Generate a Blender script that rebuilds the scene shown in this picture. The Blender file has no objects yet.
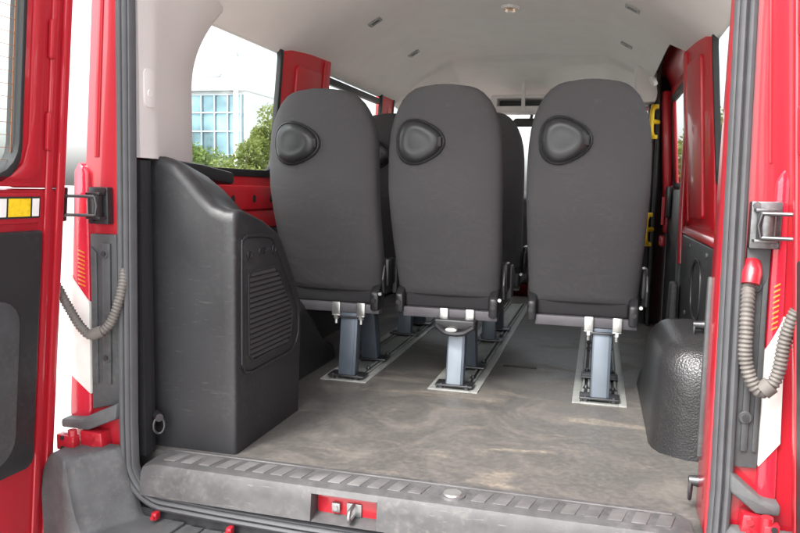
import bpy, bmesh, math, random
from mathutils import Vector, Matrix
random.seed(7)
C = bpy.context.scene.collection
FLOOR = 0.64                      # height of the van floor above the ground
R = math.radians

# ------------------------------------------------------------------ materials
def mat(name, col, rough=.5, metal=0., coat=0., noise=None, bump=None, spec=.5, weave=False, translucent=0., scuff=None):
    """noise=(scale, amount) mottles the colour, bump=(scale, strength, distance) grains the surface"""
    m = bpy.data.materials.new(name); m.use_nodes = True
    nt = m.node_tree; n = nt.nodes; l = nt.links
    b = n['Principled BSDF']
    b.inputs['Base Color'].default_value = (*col, 1)
    b.inputs['Roughness'].default_value = rough
    b.inputs['Metallic'].default_value = metal
    b.inputs['Coat Weight'].default_value = coat
    b.inputs['Coat Roughness'].default_value = .06
    b.inputs['Specular IOR Level'].default_value = spec
    tc = n.new('ShaderNodeTexCoord')
    if noise:
        t = n.new('ShaderNodeTexNoise'); t.inputs['Scale'].default_value = noise[0]; t.inputs['Detail'].default_value = 6
        l.new(tc.outputs['Object'], t.inputs['Vector'])
        r = n.new('ShaderNodeValToRGB')
        a = noise[1]
        r.color_ramp.elements[0].position = .3; r.color_ramp.elements[1].position = .72
        r.color_ramp.elements[0].color = (*[c*(1-a) for c in col], 1)
        r.color_ramp.elements[1].color = (*[min(1, c*(1+a)) for c in col], 1)
        l.new(t.outputs['Fac'], r.inputs['Fac']); l.new(r.outputs['Color'], b.inputs['Base Color'])
        mr = n.new('ShaderNodeMapRange'); mr.inputs['To Min'].default_value = max(.02, rough-.08); mr.inputs['To Max'].default_value = min(1, rough+.08)
        l.new(t.outputs['Fac'], mr.inputs['Value']); l.new(mr.outputs['Result'], b.inputs['Roughness'])
    if scuff:                       # worn and dusty marks with a shape of their own: (colour, amount)
        def nz(scale, stretch, rot, detail=7):
            mp = n.new('ShaderNodeMapping'); mp.inputs['Scale'].default_value = stretch; mp.inputs['Rotation'].default_value = rot
            t3 = n.new('ShaderNodeTexNoise'); t3.inputs['Scale'].default_value = scale; t3.inputs['Detail'].default_value = detail
            l.new(tc.outputs['Object'], mp.inputs[0]); l.new(mp.outputs[0], t3.inputs['Vector']); return t3.outputs['Fac']
        def rm(src, a, b_):
            q = n.new('ShaderNodeMapRange'); q.interpolation_type = 'SMOOTHSTEP'; q.inputs['From Min'].default_value = a; q.inputs['From Max'].default_value = b_
            l.new(src, q.inputs['Value']); return q.outputs['Result']
        def mul(a, b_):
            q = n.new('ShaderNodeMath'); q.operation = 'MULTIPLY'; l.new(a, q.inputs[0])
            if isinstance(b_, float): q.inputs[1].default_value = b_
            else: l.new(b_, q.inputs[1])
            return q.outputs[0]
        scr = mul(rm(nz(18, (1, 22, 9), (.5, .3, .4)), .61, .68), rm(nz(4.5, (1, 1, 1), (0, 0, 0)), .48, .60))
        dus = mul(rm(nz(60, (1, 1, 1), (0, 0, 0), 10), .42, .80), rm(nz(5, (1, 1, 1), (1, 0, 0), 9), .38, .70))
        mxa = n.new('ShaderNodeMath'); mxa.operation = 'MAXIMUM'; l.new(scr, mxa.inputs[0]); l.new(dus, mxa.inputs[1])
        mc = n.new('ShaderNodeMix'); mc.data_type = 'RGBA'
        l.new(mul(mxa.outputs[0], float(scuff[1])), mc.inputs[0])
        src = b.inputs['Base Color'].links[0].from_socket if b.inputs['Base Color'].links else None
        if src: l.new(src, mc.inputs[6])
        else: mc.inputs[6].default_value = (*col, 1)
        mc.inputs[7].default_value = (*scuff[0], 1); l.new(mc.outputs[2], b.inputs['Base Color'])
    if bump:
        if weave:
            mp = n.new('ShaderNodeMapping'); mp.inputs['Scale'].default_value = (1, .35, .8)
            l.new(tc.outputs['Object'], mp.inputs['Vector'])
            t2 = n.new('ShaderNodeTexNoise'); t2.inputs['Detail'].default_value = 2
            l.new(mp.outputs['Vector'], t2.inputs['Vector'])
        else:
            t2 = n.new('ShaderNodeTexVoronoi') if bump[0] > 150 else n.new('ShaderNodeTexNoise')
            l.new(tc.outputs['Object'], t2.inputs['Vector'])
        t2.inputs['Scale'].default_value = bump[0]
        bp = n.new('ShaderNodeBump'); bp.inputs['Strength'].default_value = bump[1]; bp.inputs['Distance'].default_value = bump[2]
        l.new(t2.outputs[0], bp.inputs['Height']); l.new(bp.outputs['Normal'], b.inputs['Normal'])
        if weave:                   # shallow pulls and creases in the cloth
            mp2 = n.new('ShaderNodeMapping'); mp2.inputs['Scale'].default_value = (1, 1, 2.2)
            t4 = n.new('ShaderNodeTexNoise'); t4.inputs['Scale'].default_value = 5; t4.inputs['Detail'].default_value = 3; t4.inputs['Distortion'].default_value = .7
            l.new(tc.outputs['Object'], mp2.inputs[0]); l.new(mp2.outputs[0], t4.inputs['Vector'])
            b2 = n.new('ShaderNodeBump'); b2.inputs['Strength'].default_value = .45; b2.inputs['Distance'].default_value = .010
            l.new(t4.outputs['Fac'], b2.inputs['Height']); l.new(b2.outputs['Normal'], bp.inputs['Normal'])
    if translucent:
        t = n.new('ShaderNodeBsdfTranslucent'); mx = n.new('ShaderNodeMixShader'); mx.inputs[0].default_value = translucent
        t.inputs['Color'].default_value = (*[min(1, c*1.25) for c in col], 1)
        l.new(b.outputs[0], mx.inputs[1]); l.new(t.outputs[0], mx.inputs[2]); l.new(mx.outputs[0], n['Material Output'].inputs['Surface'])
    return m

def glass(name, tint=(.93, .96, .95), refl=.06):
    m = bpy.data.materials.new(name); m.use_nodes = True
    nt = m.node_tree; n = nt.nodes; l = nt.links
    n.remove(n['Principled BSDF'])
    tr = n.new('ShaderNodeBsdfTransparent'); tr.inputs['Color'].default_value = (*tint, 1)
    g = n.new('ShaderNodeBsdfGlossy'); g.inputs['Roughness'].default_value = .03
    lw = n.new('ShaderNodeLayerWeight'); lw.inputs['Blend'].default_value = .12
    mr = n.new('ShaderNodeMapRange'); mr.inputs['To Min'].default_value = refl; mr.inputs['To Max'].default_value = .6
    mx = n.new('ShaderNodeMixShader')
    l.new(lw.outputs['Facing'], mr.inputs['Value'])
    l.new(mr.outputs['Result'], mx.inputs[0]); l.new(tr.outputs[0], mx.inputs[1]); l.new(g.outputs[0], mx.inputs[2])
    l.new(mx.outputs[0], n['Material Output'].inputs['Surface'])
    return m

def floor_material():
    m = bpy.data.materials.new('dusty_rubber_floor'); m.use_nodes = True
    nt = m.node_tree; n = nt.nodes; l = nt.links; b = n['Principled BSDF']
    tc = n.new('ShaderNodeTexCoord')
    def noise(scale, rot=0, sc=(1, 1, 1), detail=6, dist=0., rgh=.6):
        mp = n.new('ShaderNodeMapping'); mp.inputs['Scale'].default_value = sc; mp.inputs['Rotation'].default_value = (0, 0, rot)
        t = n.new('ShaderNodeTexNoise'); t.inputs['Scale'].default_value = scale; t.inputs['Detail'].default_value = detail
        t.inputs['Distortion'].default_value = dist; t.inputs['Roughness'].default_value = rgh
        l.new(tc.outputs['Object'], mp.inputs[0]); l.new(mp.outputs[0], t.inputs['Vector']); return t.outputs['Fac']
    def ramp(src, a, b_, lo=0., hi=1.):
        r = n.new('ShaderNodeMapRange'); r.interpolation_type = 'SMOOTHSTEP'
        r.inputs['From Min'].default_value = a; r.inputs['From Max'].default_value = b_
        r.inputs['To Min'].default_value = lo; r.inputs['To Max'].default_value = hi
        l.new(src, r.inputs['Value']); return r.outputs['Result']
    def math_(op, a, b_):
        q = n.new('ShaderNodeMath'); q.operation = op; q.use_clamp = True
        for i, v in enumerate((a, b_)):
            if isinstance(v, (int, float)): q.inputs[i].default_value = v
            else: l.new(v, q.inputs[i])
        return q.outputs[0]
    def mix(fac, a, b_):
        q = n.new('ShaderNodeMix'); q.data_type = 'RGBA'
        l.new(fac, q.inputs[0])
        for i, v in ((6, a), (7, b_)):
            if isinstance(v, tuple): q.inputs[i].default_value = (*v, 1)
            else: l.new(v, q.inputs[i])
        return q.outputs[2]
    big = ramp(noise(3.1, dist=1.2, detail=9, rgh=.68), .40, .72)
    smear = ramp(noise(1.9, R(24), (1, 3.0, 1), 9, 1.3, .58), .55, .74)
    smear2 = ramp(noise(2.6, R(-42), (1, 5.0, 1), 9, .6, .56), .60, .74)
    fine = ramp(noise(55, detail=8), .35, .75)
    speck = ramp(noise(160, detail=3), .70, .78)
    c = mix(fine, (.078, .074, .070), (.116, .109, .101))
    dust = math_('MULTIPLY', big, .55)
    c = mix(dust, c, (.180, .160, .138))
    area = ramp(noise(1.3, detail=3), .36, .58)
    c = mix(math_('MULTIPLY', math_('MULTIPLY', smear, ramp(fine, 0, 1, .45, 1)), ramp(area, 0, 1, .12, .60)), c, (.34, .285, .22))
    c = mix(math_('MULTIPLY', math_('MULTIPLY', smear2, ramp(fine, 0, 1, .4, 1)), ramp(area, 0, 1, .1, .5)), c, (.38, .32, .245))
    c = mix(math_('MULTIPLY', speck, .5), c, (.42, .38, .32))
    l.new(c, b.inputs['Base Color'])
    l.new(ramp(big, 0, 1, .42, .72), b.inputs['Roughness'])
    bp = n.new('ShaderNodeBump'); bp.inputs['Strength'].default_value = .25; bp.inputs['Distance'].default_value = .002
    l.new(noise(220, detail=2), bp.inputs['Height']); l.new(bp.outputs[0], b.inputs['Normal'])
    return m

M = dict(
    red=mat('red_car_paint', (.40, .011, .022), .36, coat=.6, bump=(9, .05, .002)),
    red_in=mat('red_paint_inside', (.54, .012, .022), .42, coat=.25),
    roof=mat('grey_headliner_felt', (.76, .755, .72), .92, noise=(7, .03), bump=(130, .10, .001)),
    trim=mat('pale_grey_trim', (.70, .67, .655), .62, noise=(5, .02), bump=(420, .10, .0006)),
    plastic=mat('black_grained_plastic', (.020, .020, .022), .46, noise=(6, .15), bump=(380, .22, .0007), scuff=((.11, .108, .102), .22)),
    plastic2=mat('black_smooth_plastic', (.022, .022, .024), .36, noise=(9, .15)),
    rough_plastic=mat('black_pebbled_plastic', (.022, .022, .023), .34, noise=(5, .12), bump=(170, .55, .002), scuff=((.10, .095, .085), .25)),
    louvre=mat('dark_louvre_plastic', (.040, .040, .042), .5, noise=(9, .1)),
    bumper=mat('grey_bumper_plastic', (.080, .082, .085), .58, noise=(14, .22), bump=(330, .22, .0007), scuff=((.22, .205, .18), .30)),
    sill=mat('scuffed_sill_plastic', (.070, .068, .070), .62, noise=(16, .26), bump=(300, .2, .0007), scuff=((.24, .222, .20), .34)),
    pad=mat('worn_tread_plastic', (.112, .108, .108), .62, noise=(7, .45)),
    seal=mat('grey_rubber_seal', (.072, .073, .078), .66, noise=(20, .10)),
    recess=mat('dark_grey_recess_plastic', (.055, .057, .06), .55, noise=(12, .2), bump=(300, .15, .0006), scuff=((.17, .158, .14), .35)),
    fabric=mat('grey_seat_fabric', (.062, .060, .063), .93, noise=(4, .09), bump=(520, .38, .0012), weave=True, scuff=((.15, .14, .13), .16)),
    fabric_dark=mat('charcoal_seat_fabric', (.024, .023, .025), .93, noise=(5, .1), bump=(520, .3, .0012), weave=True),
    pod=mat('black_handle_plastic', (.027, .028, .030), .33, noise=(10, .1), bump=(420, .12, .0005)),
    alu=mat('brushed_aluminium', (.34, .35, .33), .45, metal=.25, noise=(30, .12)),
    alu_floor=mat('dull_green_grey_metal', (.27, .29, .27), .48, metal=.1, noise=(12, .2)),
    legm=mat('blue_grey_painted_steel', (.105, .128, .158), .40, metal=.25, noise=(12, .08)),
    legm_lit=mat('lit_blue_grey_painted_steel', (.29, .335, .38), .45, metal=.2, noise=(12, .06)),  # same leg steel, sky light on the middle leg put into the colour
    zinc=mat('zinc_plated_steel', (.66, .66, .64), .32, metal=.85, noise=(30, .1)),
    legm_half_lit=mat('half_lit_blue_grey_painted_steel', (.19, .225, .265), .45, metal=.2, noise=(12, .06)),  # same leg steel, weaker sky light on the right leg put into the colour
    beam=mat('grey_painted_beam', (.105, .100, .110), .5, metal=.2, noise=(14, .1)),
    catch=mat('worn_steel_catch', (.20, .20, .205), .36, metal=.8, noise=(40, .35)),
    steel=mat('dark_steel', (.09, .09, .095), .38, metal=.8, noise=(25, .2)),
    rod=mat('bright_steel_rod', (.34, .34, .34), .34, metal=.85),
    hose=mat('dusty_corrugated_hose', (.120, .108, .098), .62, noise=(30, .25)),
    lens_red=mat('red_lamp_lens', (.50, .02, .04), .12, coat=.6, bump=(220, .25, .001)),
    lens_white=mat('clear_lamp_lens', (.72, .70, .66), .15, coat=.5, noise=(20, .06)),
    lens_amber=mat('amber_lamp_lens', (.60, .17, .035), .15, coat=.5),
    yellow=mat('yellow_plastic', (.78, .50, .02), .42, noise=(15, .08)),
    tape_yellow=mat('yellow_reflective_tape', (.85, .58, .02), .30, coat=.3, noise=(90, .12)),
    tape_white=mat('white_reflective_tape', (.80, .80, .78), .35, noise=(60, .06)),
    white=mat('white_plastic', (.72, .71, .68), .5),
    rubber=mat('black_rubber', (.016, .016, .017), .6),
    lampglow=mat('warm_lamp_reflector', (.80, .55, .34), .25, metal=.5),
    glass=glass('clear_window_glass'),
    glass_dark=glass('tinted_window_glass', (.72, .80, .80)),
    heater=mat('copper_heater_line', (.30, .12, .05), .5),
    floor=floor_material(),
    concrete=mat('pale_concrete', (.42, .41, .39), .85, noise=(1.4, .12), bump=(40, .2, .004)),
    bark=mat('brown_bark', (.11, .085, .06), .9, noise=(9, .3), bump=(30, .6, .02)),
    leaf=mat('sunny_green_leaf', (.15, .215, .05), .6, noise=(1.3, .30), translucent=.4),
    leaf2=mat('yellow_green_leaf', (.21, .25, .065), .6, noise=(1.1, .30), translucent=.4),
    facade=mat('white_facade_panel', (.74, .75, .76), .6, noise=(1, .04)),
    facade_glass=mat('blue_facade_glass', (.20, .34, .40), .10, metal=.3, noise=(.35, .75)),  # strong mottling paints reflections into the glass colour
    mullion=mat('grey_mullion', (.42, .46, .50), .5),
    post=mat('white_post_paint', (.80, .80, .80), .45, noise=(2, .03)),
)

# ------------------------------------------------------------------ mesh builder
class MB:
    def __init__(s): s.bm = bmesh.new()
    def add(s, verts, faces):
        v = [s.bm.verts.new(p) for p in verts]
        for f in faces:
            try: s.bm.faces.new([v[i] for i in f])
            except ValueError: pass
        return v
    def box(s, x0, x1, y0, y1, z0, z1, bev=0., seg=2):
        t = bmesh.new()
        vs = [t.verts.new((x, y, z)) for x in (x0, x1) for y in (y0, y1) for z in (z0, z1)]
        for f in ((0,1,3,2),(4,6,7,5),(0,4,5,1),(2,3,7,6),(0,2,6,4),(1,5,7,3)): t.faces.new([vs[i] for i in f])
        return s.merge(t, bev, seg)
    def merge(s, t, bev=0., seg=2, mtx=None):
        bmesh.ops.recalc_face_normals(t, faces=t.faces[:])
        if bev:
            bmesh.ops.bevel(t, geom=[e for e in t.edges if len(e.link_faces) == 2 and e.calc_face_angle(0) > .5], offset=bev, segments=seg, profile=.5, affect='EDGES', clamp_overlap=True)
        if mtx: bmesh.ops.transform(t, matrix=mtx, verts=t.verts[:])
        me = bpy.data.meshes.new('tmp'); t.to_mesh(me); t.free(); s.bm.from_mesh(me); bpy.data.meshes.remove(me)
        return s
    def prism(s, pts, axis, a, b, bev=0., seg=2, mtx=None):
        """polygon in the plane across axis ('x': (y,z), 'y': (x,z), 'z': (x,y)) pushed from a to b"""
        t = bmesh.new()
        def P(p, q): return {'x': (q, p[0], p[1]), 'y': (p[0], q, p[1]), 'z': (p[0], p[1], q)}[axis]
        A = [t.verts.new(P(p, a)) for p in pts]; B = [t.verts.new(P(p, b)) for p in pts]
        n = len(pts); t.faces.new(A); t.faces.new(B[::-1])
        for i in range(n): t.faces.new((A[i], B[i], B[(i+1) % n], A[(i+1) % n]))
        return s.merge(t, bev, seg, mtx)
    def ring(s, outer, inner, axis, a, b, bev=0.):
        """frame between two outlines with the same point count"""
        t = bmesh.new()
        def P(p, q): return {'x': (q, p[0], p[1]), 'y': (p[0], q, p[1]), 'z': (p[0], p[1], q)}[axis]
        n = len(outer)
        oa = [t.verts.new(P(p, a)) for p in outer]; ob = [t.verts.new(P(p, b)) for p in outer]
        ia = [t.verts.new(P(p, a)) for p in inner]; ib = [t.verts.new(P(p, b)) for p in inner]
        for i in range(n):
            j = (i+1) % n
            for f in ((oa[i], oa[j], ia[j], ia[i]), (ob[j], ob[i], ib[i], ib[j]), (oa[j], oa[i], ob[i], ob[j]), (ia[i], ia[j], ib[j], ib[i])): t.faces.new(f)
        return s.merge(t, bev)
    def loft(s, secs, closed=True, caps=True, flip=False):
        t = bmesh.new()
        rows = [[t.verts.new(p) for p in sec] for sec in secs]
        n = len(secs[0])
        for a, b in zip(rows, rows[1:]):
            for i in range(n if closed else n-1):
                j = (i+1) % n
                try: t.faces.new((a[i], a[j], b[j], b[i]))
                except ValueError: pass
        if caps and closed:
            t.faces.new(rows[0][::-1]); t.faces.new(rows[-1])
        return s.merge(t)
    def tube(s, path, r, n=10, closed=False):
        P = [Vector(p) for p in path]; k = len(P); secs = []
        rad = r if hasattr(r, '__len__') else [r]*k
        up = None
        for i in range(k):
            if closed: d = P[(i+1) % k]-P[i-1]
            else: d = P[min(i+1, k-1)]-P[max(i-1, 0)]
            d.normalize()
            if up is None: up = Vector((0, 0, 1)) if abs(d.z) < .9 else Vector((1, 0, 0))
            u = up-d*up.dot(d); u.normalize(); v = d.cross(u); up = u
            secs.append([P[i]+(u*math.cos(a)+v*math.sin(a))*rad[i] for a in [2*math.pi*j/n for j in range(n)]])
        if closed: secs.append(secs[0])
        return s.loft(secs, True, not closed)
    def cyl(s, p, q, r, n=16, r2=None): return s.tube([p, q], [r, r if r2 is None else r2], n)
    def grid(s, f, us, vs):
        t = bmesh.new()
        g = [[t.verts.new(f(u, v)) for v in vs] for u in us]
        for i in range(len(us)-1):
            for j in range(len(vs)-1): t.faces.new((g[i][j], g[i+1][j], g[i+1][j+1], g[i][j+1]))
        return s.merge(t)
    def shear(s, k, z0):
        for v in s.bm.verts: v.co.x += k*(v.co.z-z0)
        return s
    def build(s, name, material, parent=None, dz=None, sharp=38):
        if dz is None: dz = FLOOR
        bm = s.bm
        for v in bm.verts: v.co.z += dz
        for f in bm.faces: f.smooth = True
        for e in bm.edges:
            if len(e.link_faces) == 2 and e.calc_face_angle(0) > R(sharp): e.smooth = False
        me = bpy.data.meshes.new(name); bm.to_mesh(me); bm.free()
        o = bpy.data.objects.new(name, me); C.objects.link(o)
        me.materials.append(material)
        if parent: o.parent = parent
        return o

def tag(o, label=None, cat=None, group=None, kind=None):
    for k, v in (('label', label), ('category', cat), ('group', group), ('kind', kind)):
        if v: o[k] = v
    return o
def empty(name, loc, label=None, cat=None, group=None):
    o = bpy.data.objects.new(name, None); C.objects.link(o); o.location = loc; o.empty_display_size = .1
    return tag(o, label, cat, group)
def copy_tree(o, parent=None):
    c = o.copy(); C.objects.link(c); c.parent = parent
    for ch in o.children: copy_tree(ch, c)
    return c
def rrect(a0, a1, b0, b1, r, n=5):
    """rounded rectangle outline; r is one radius or four (low-low, high-low, high-high, low-high)"""
    rs = r if hasattr(r, '__len__') else [r]*4
    pts = []
    for (ca, cb, st), q in zip(((a0, b0, 180), (a1, b0, 270), (a1, b1, 0), (a0, b1, 90)), rs):
        sa = 1 if ca == a0 else -1; sb = 1 if cb == b0 else -1
        for i in range(n+1):
            t = R(st+90*i/n); pts.append((ca+sa*q+q*math.cos(t), cb+sb*q+q*math.sin(t)))
    return pts
def spline(pts, per=8):
    P = [Vector(p) for p in pts]; P = [2*P[0]-P[1]]+P+[2*P[-1]-P[-2]]; out = []
    for i in range(1, len(P)-2):
        for k in range(per):
            t = k/per; a, b, c, d = P[i-1:i+3]
            out.append(.5*((2*b)+(c-a)*t+(2*a-5*b+4*c-d)*t*t+(3*b-a-3*c+d)*t**3))
    out.append(P[-2]); return out
def smooth(t): t = max(0, min(1, t)); return t*t*(3-2*t)

# ================================================================== the van
van = empty('passenger_van', (0, 0, 0), 'red passenger van with both rear doors open onto a grey interior', 'van')

# ---- side walls: X of the inner skin at height z (the body leans in above the belt line)
def wall_x(z): return .915 - max(0, z-.85)*.085
def lean(mb, s):
    """mesh built with the inner skin at x=0 growing outward (+x) -> placed on side s"""
    for v in mb.bm.verts: v.co.x = s*(wall_x(v.co.z)+v.co.x)
    if s < 0: bmesh.ops.reverse_faces(mb.bm, faces=mb.bm.faces[:])
    return mb
HEAD = 1.41
for s in (-1, 1):
    w = MB()
    yend = 4.35
    if s < 0:
        w.box(.0, .085, .13, 2.86, -.34, .845, .006)
        w.box(.0, .085, 2.93, yend, -.34, .845, .006)
        w.box(.0, .085, 2.862, 2.928, -.34, HEAD-.002)
    else:
        w.box(.0, .085, .13, 1.70, -.34, .845, .006)
        w.box(.0, .085, 2.95, yend, -.34, .845, .006)
    w.box(.002, .014, .03, 3.95, HEAD, 1.78, .004)
    lean(w, s).build('side_wall', M['red_in'], van)
    # pillars of the side wall
    for (y0, y1) in ((.06, .40), (1.215, 1.68), (2.72, 2.98)):
        p = MB()
        if 1 < y0 < 2:                             # box section: its face turns toward the rear, pressed panel, edge flanges
            p.prism([(.012, y0), (-.002, y0), (-.012, y0+.03), (-.020, y0+.06), (-.052, y1-.06), (-.058, y1-.02), (-.05, y1), (.012, y1)], 'z', .846 if s < 0 else .655, HEAD-.001, .006)
            def fx(y): return -.020-(y-y0-.06)/(y1-y0-.12)*.032
            for (a, b_, zz0, zz1, dd) in ((y0+.10, y1-.13, .90 if s < 0 else .70, HEAD-.07, .014), (y1-.095, y1-.045, .86 if s < 0 else .67, HEAD-.010, .012)):
                q = rrect(a, b_, zz0, zz1, .02)
                t = bmesh.new(); A = [t.verts.new((fx(yy)+.004, yy, zz)) for yy, zz in q]; B = [t.verts.new((fx(yy)-dd, yy, zz)) for yy, zz in q]
                t.faces.new(A); t.faces.new(B[::-1])
                for k in range(len(q)): t.faces.new((A[k], B[k], B[(k+1) % len(q)], A[(k+1) % len(q)]))
                p.merge(t, .006)
        else:
            p.box(-.004, .012, y0, y1, .846, HEAD-.001, .010)
        lean(p, s).build('side_pillar', M['red_in'], van)
    # belt flange with punched holes under the first window
    if s < 0:
        b = MB(); b.box(-.03, -.001, .42, 1.60, .70, .80, .012)
        b.box(-.012, -.001, .42, 1.60, .62, .695, .006)
        lean(b, s); bo = b.build('belt_rail', M['red_in'], van)
        for y in (.62, .80, .98, 1.14, 1.30, 1.46):
            h = MB(); h.prism([(y+.012*math.cos(a), .745+.016*math.sin(a)) for a in [R(30*k) for k in range(12)]], 'x', -.033, -.028)
            lean(h, s); h.build('hole', M['rubber'], bo)
    # window glazing with its black rubber surround
    spans = [(.40, 1.215), (1.68, 2.72), (2.98, 3.80)] if s < 0 else [(.40, 1.215), (2.98, 3.80)]
    for i, (y0, y1) in enumerate(spans):
        g = MB(); g.box(.004, .009, y0+.002, y1-.002, .846, HEAD-.002); lean(g, s)
        go = g.build('side_window', M['glass'], van)
        f = MB()
        o_ = rrect(y0-.012, y1+.012, .835, HEAD+.006, .05); i_ = rrect(y0+.016, y1-.014, .865, HEAD-.008, .06)
        f.ring(o_, i_, 'x', -.008, .014, .003)
        if i == 1 and s < 0:                       # sliding light with its top bar
            f.box(.0, .03, y0+.02, y1-.02, HEAD-.085, HEAD-.05, .006)
            f.box(.0, .03, 2.16, 2.20, .87, HEAD-.085, .006)
        lean(f, s); f.build('window_frame', M['rubber'], go)
    t = MB()
    if s < 0: t.box(-.022, -.001, .62, 3.70, -.01, .618, .008)
    else: t.box(-.022, -.001, 2.97, 3.70, -.01, .80, .008)
    if s < 0: t.box(-.030, -.001, 1.70, 3.70, .622, .845, .010)
    lean(t, s).build('lower_wall_trim', M['plastic'], van)
# sliding door on the right, seen from inside
sd = MB()
sd.box(.0, .06, 1.705, 2.935, -.30, .845, .01)
for y0, y1 in ((1.705, 1.80), (2.83, 2.935)): sd.box(.0, .012, y0, y1, .846, HEAD-.002, .008)
sd.box(.0, .012, 1.802, 2.828, HEAD-.07, HEAD-.002, .008)
sd.box(-.055, -.001, 2.835, 2.93, .70, HEAD-.005, .02)
sd.box(-.050, -.001, 2.845, 2.92, .56, .698, .015)
lean(sd, 1); slide = sd.build('sliding_door', M['red_in'], van)
g = MB(); g.box(.005, .009, 1.802, 2.828, .846, HEAD-.072); lean(g, 1); g.build('window', M['glass'], slide)
f = MB(); f.ring(rrect(1.785, 2.85, .83, HEAD-.05, .07), rrect(1.80, 2.815, .860, HEAD-.085, .09), 'x', -.010, .014, .004); lean(f, 1); f.build('window_frame', M['rubber'], slide)
f = MB(); f.box(-.03, -.001, 1.74, 2.83, -.02, .825, .02); f.box(-.05, -.031, 2.60, 2.82, .66, .84, .01); lean(f, 1); f.build('door_trim', M['plastic'], slide)
f = MB(); f.box(-.085, -.051, 2.60, 2.68, .50, .56, .01); lean(f, 1); f.build('latch', M['red'], slide)
f = MB(); f.tube([(-.068, 2.66, .62), (-.068, 2.66, .78)], .012, 10); lean(f, 1); f.build('handle', M['red'], slide)
# rubber seal arch round the sliding door opening, B pillar and its grab handles
sl = MB(); sl.tube(spline([(.805, 2.82, .0), (.805, 2.82, .9), (.80, 2.83, 1.30), (.79, 2.76, 1.46), (.785, 2.55, 1.53), (.785, 2.2, 1.54), (.795, 1.80, 1.52)], 8), .012, 10)
sl.build('door_seal', M['rubber'], van)
b = MB(); b.prism([(.785, 2.86), (.825, 2.90), (.90, 2.94), (.90, 3.0), (.75, 3.0), (.75, 2.90)], 'z', -.01, 1.50, .010); b.build('lower_pillar_trim', M['plastic2'], van)
b = MB(); b.prism([(.665, 1.40), (.685, 1.325), (.782, 1.33), (.80, 1.45), (.76, 1.56), (.66, 1.62)], 'y', 2.80, 3.02, .015); b.build('pillar_trim', M['trim'], van)
for z in (1.215, .585):
    h = MB()
    h.tube(spline([(.775, 2.775, z-.085), (.762, 2.745, z-.06), (.760, 2.74, z), (.762, 2.745, z+.06), (.775, 2.775, z+.085)], 6), .0135, 10)
    h.tube([(.80, 2.81, z), (.762, 2.745, z)], .014, 8); h.tube([(.705, 2.755, z), (.762, 2.745, z)], [.010, .014], 8)
    h.box(.755, .80, 2.77, 2.80, z-.10, z-.075, .006); h.box(.755, .80, 2.77, 2.80, z+.075, z+.10, .006)
    h.build('grab_handle', M['yellow'], van)
# red sliding-door header, right
h = MB(); h.prism([(.805, 1.535), (.925, 1.60), (.925, 1.395), (.875, 1.405), (.845, 1.46)], 'y', 1.60, 2.90, .01); h.build('door_header', M['red_in'], van)
h = MB(); h.prism([(.8185, 1.505), (.8375, 1.4715), (.8345, 1.4700), (.8155, 1.5035)], 'y', 1.86, 1.98, .001); h.build('header_label', M['tape_yellow'], van)

# ---- roof skin, front end
def roof_z(x): return 1.86-.10*abs(x)**2.2-.0
r = MB()
r.grid(lambda u, v: (u, v, 1.86-.12*abs(u)**3), [-.90+.1*i for i in range(19)], [-.02, .6, 1.4, 2.2, 3.0, 3.6, 3.95])
r.box(-.90, .90, 3.93, 3.98, 1.40, 1.85, .01)
r.box(-.86, .86, -.02, .10, 1.60, 1.84, .02)          # rear header over the door opening
r.build('roof', M['red'], van)
fr = MB(); fr.prism([(4.0, .78), (4.40, .74), (4.40, -.34), (4.30, -.34), (4.30, .70), (4.0, .70)], 'x', -.92, .92, .01)
fr.prism([(4.40, .72), (5.0, .50), (5.05, .30), (5.05, -.30), (4.402, -.30)], 'x', -.90, .90, .03)
fr.build('bonnet', M['red'], van)
ws = MB(); ws.add([(-.88, 4.26, .80), (.88, 4.26, .80), (.80, 3.92, 1.44), (-.80, 3.92, 1.44)], [(0, 1, 2, 3)]); wso = ws.build('windscreen', M['glass'], van)
for s in (-1, 1):
    ap = MB(); ap.tube([(s*.90, 4.30, .76), (s*.84, 3.93, 1.46)], .045, 10); ap.build('front_pillar', M['plastic2'], van)
d = MB(); d.prism([(3.72, .10), (3.70, .62), (3.78, .74), (3.95, .80), (4.25, .78), (4.25, .10)], 'x', -.88, .88, .03); d.build('dashboard', M['plastic2'], van)
# floor pan under the mat
fp = MB(); fp.box(-.91, .91, -.0, 4.3, -.30, -.135, .0); fp.build('floor_pan', M['steel'], van)

# ---- headliner
def prof(ax):
    k = [(0, 1.662), (.40, 1.652), (.50, 1.640), (.59, 1.592), (.68, 1.535), (.76, 1.470), (.83, 1.408), (.885, 1.368)]
    for (a, za), (b, zb) in zip(k, k[1:]):
        if ax <= b: t = (ax-a)/(b-a); return za+(zb-za)*t
    return k[-1][1]
def xmax(y, s):
    if s < 0: return .885
    return .885-.125*smooth((y-1.56)/.26)
def ceil(u, v):
    s = 1 if u > 0 else -1
    x = u*xmax(v, s)
    z = prof(abs(x))
    step = smooth((v-(2.98+.10*(1-min(1, abs(x)/.7)**2)))/.05)*.024 + max(0, v-3.05)*.175 + max(0, v-3.5)*.06
    if v > 3.0: z = min(z, 1.64)
    return (x, v, z-step*(1-.35*smooth((abs(x)-.55)/.2)))
us = [-1+i/30 for i in range(61)]
vs = [.02, .06, .12]+[.2+.1*i for i in range(27)]+[2.90, 2.94, 2.98, 3.0, 3.02, 3.04, 3.06, 3.08, 3.10, 3.12, 3.15, 3.2, 3.3, 3.4, 3.5, 3.6, 3.7, 3.85, 3.94]
hl = MB(); hl.grid(ceil, us, vs)
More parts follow.
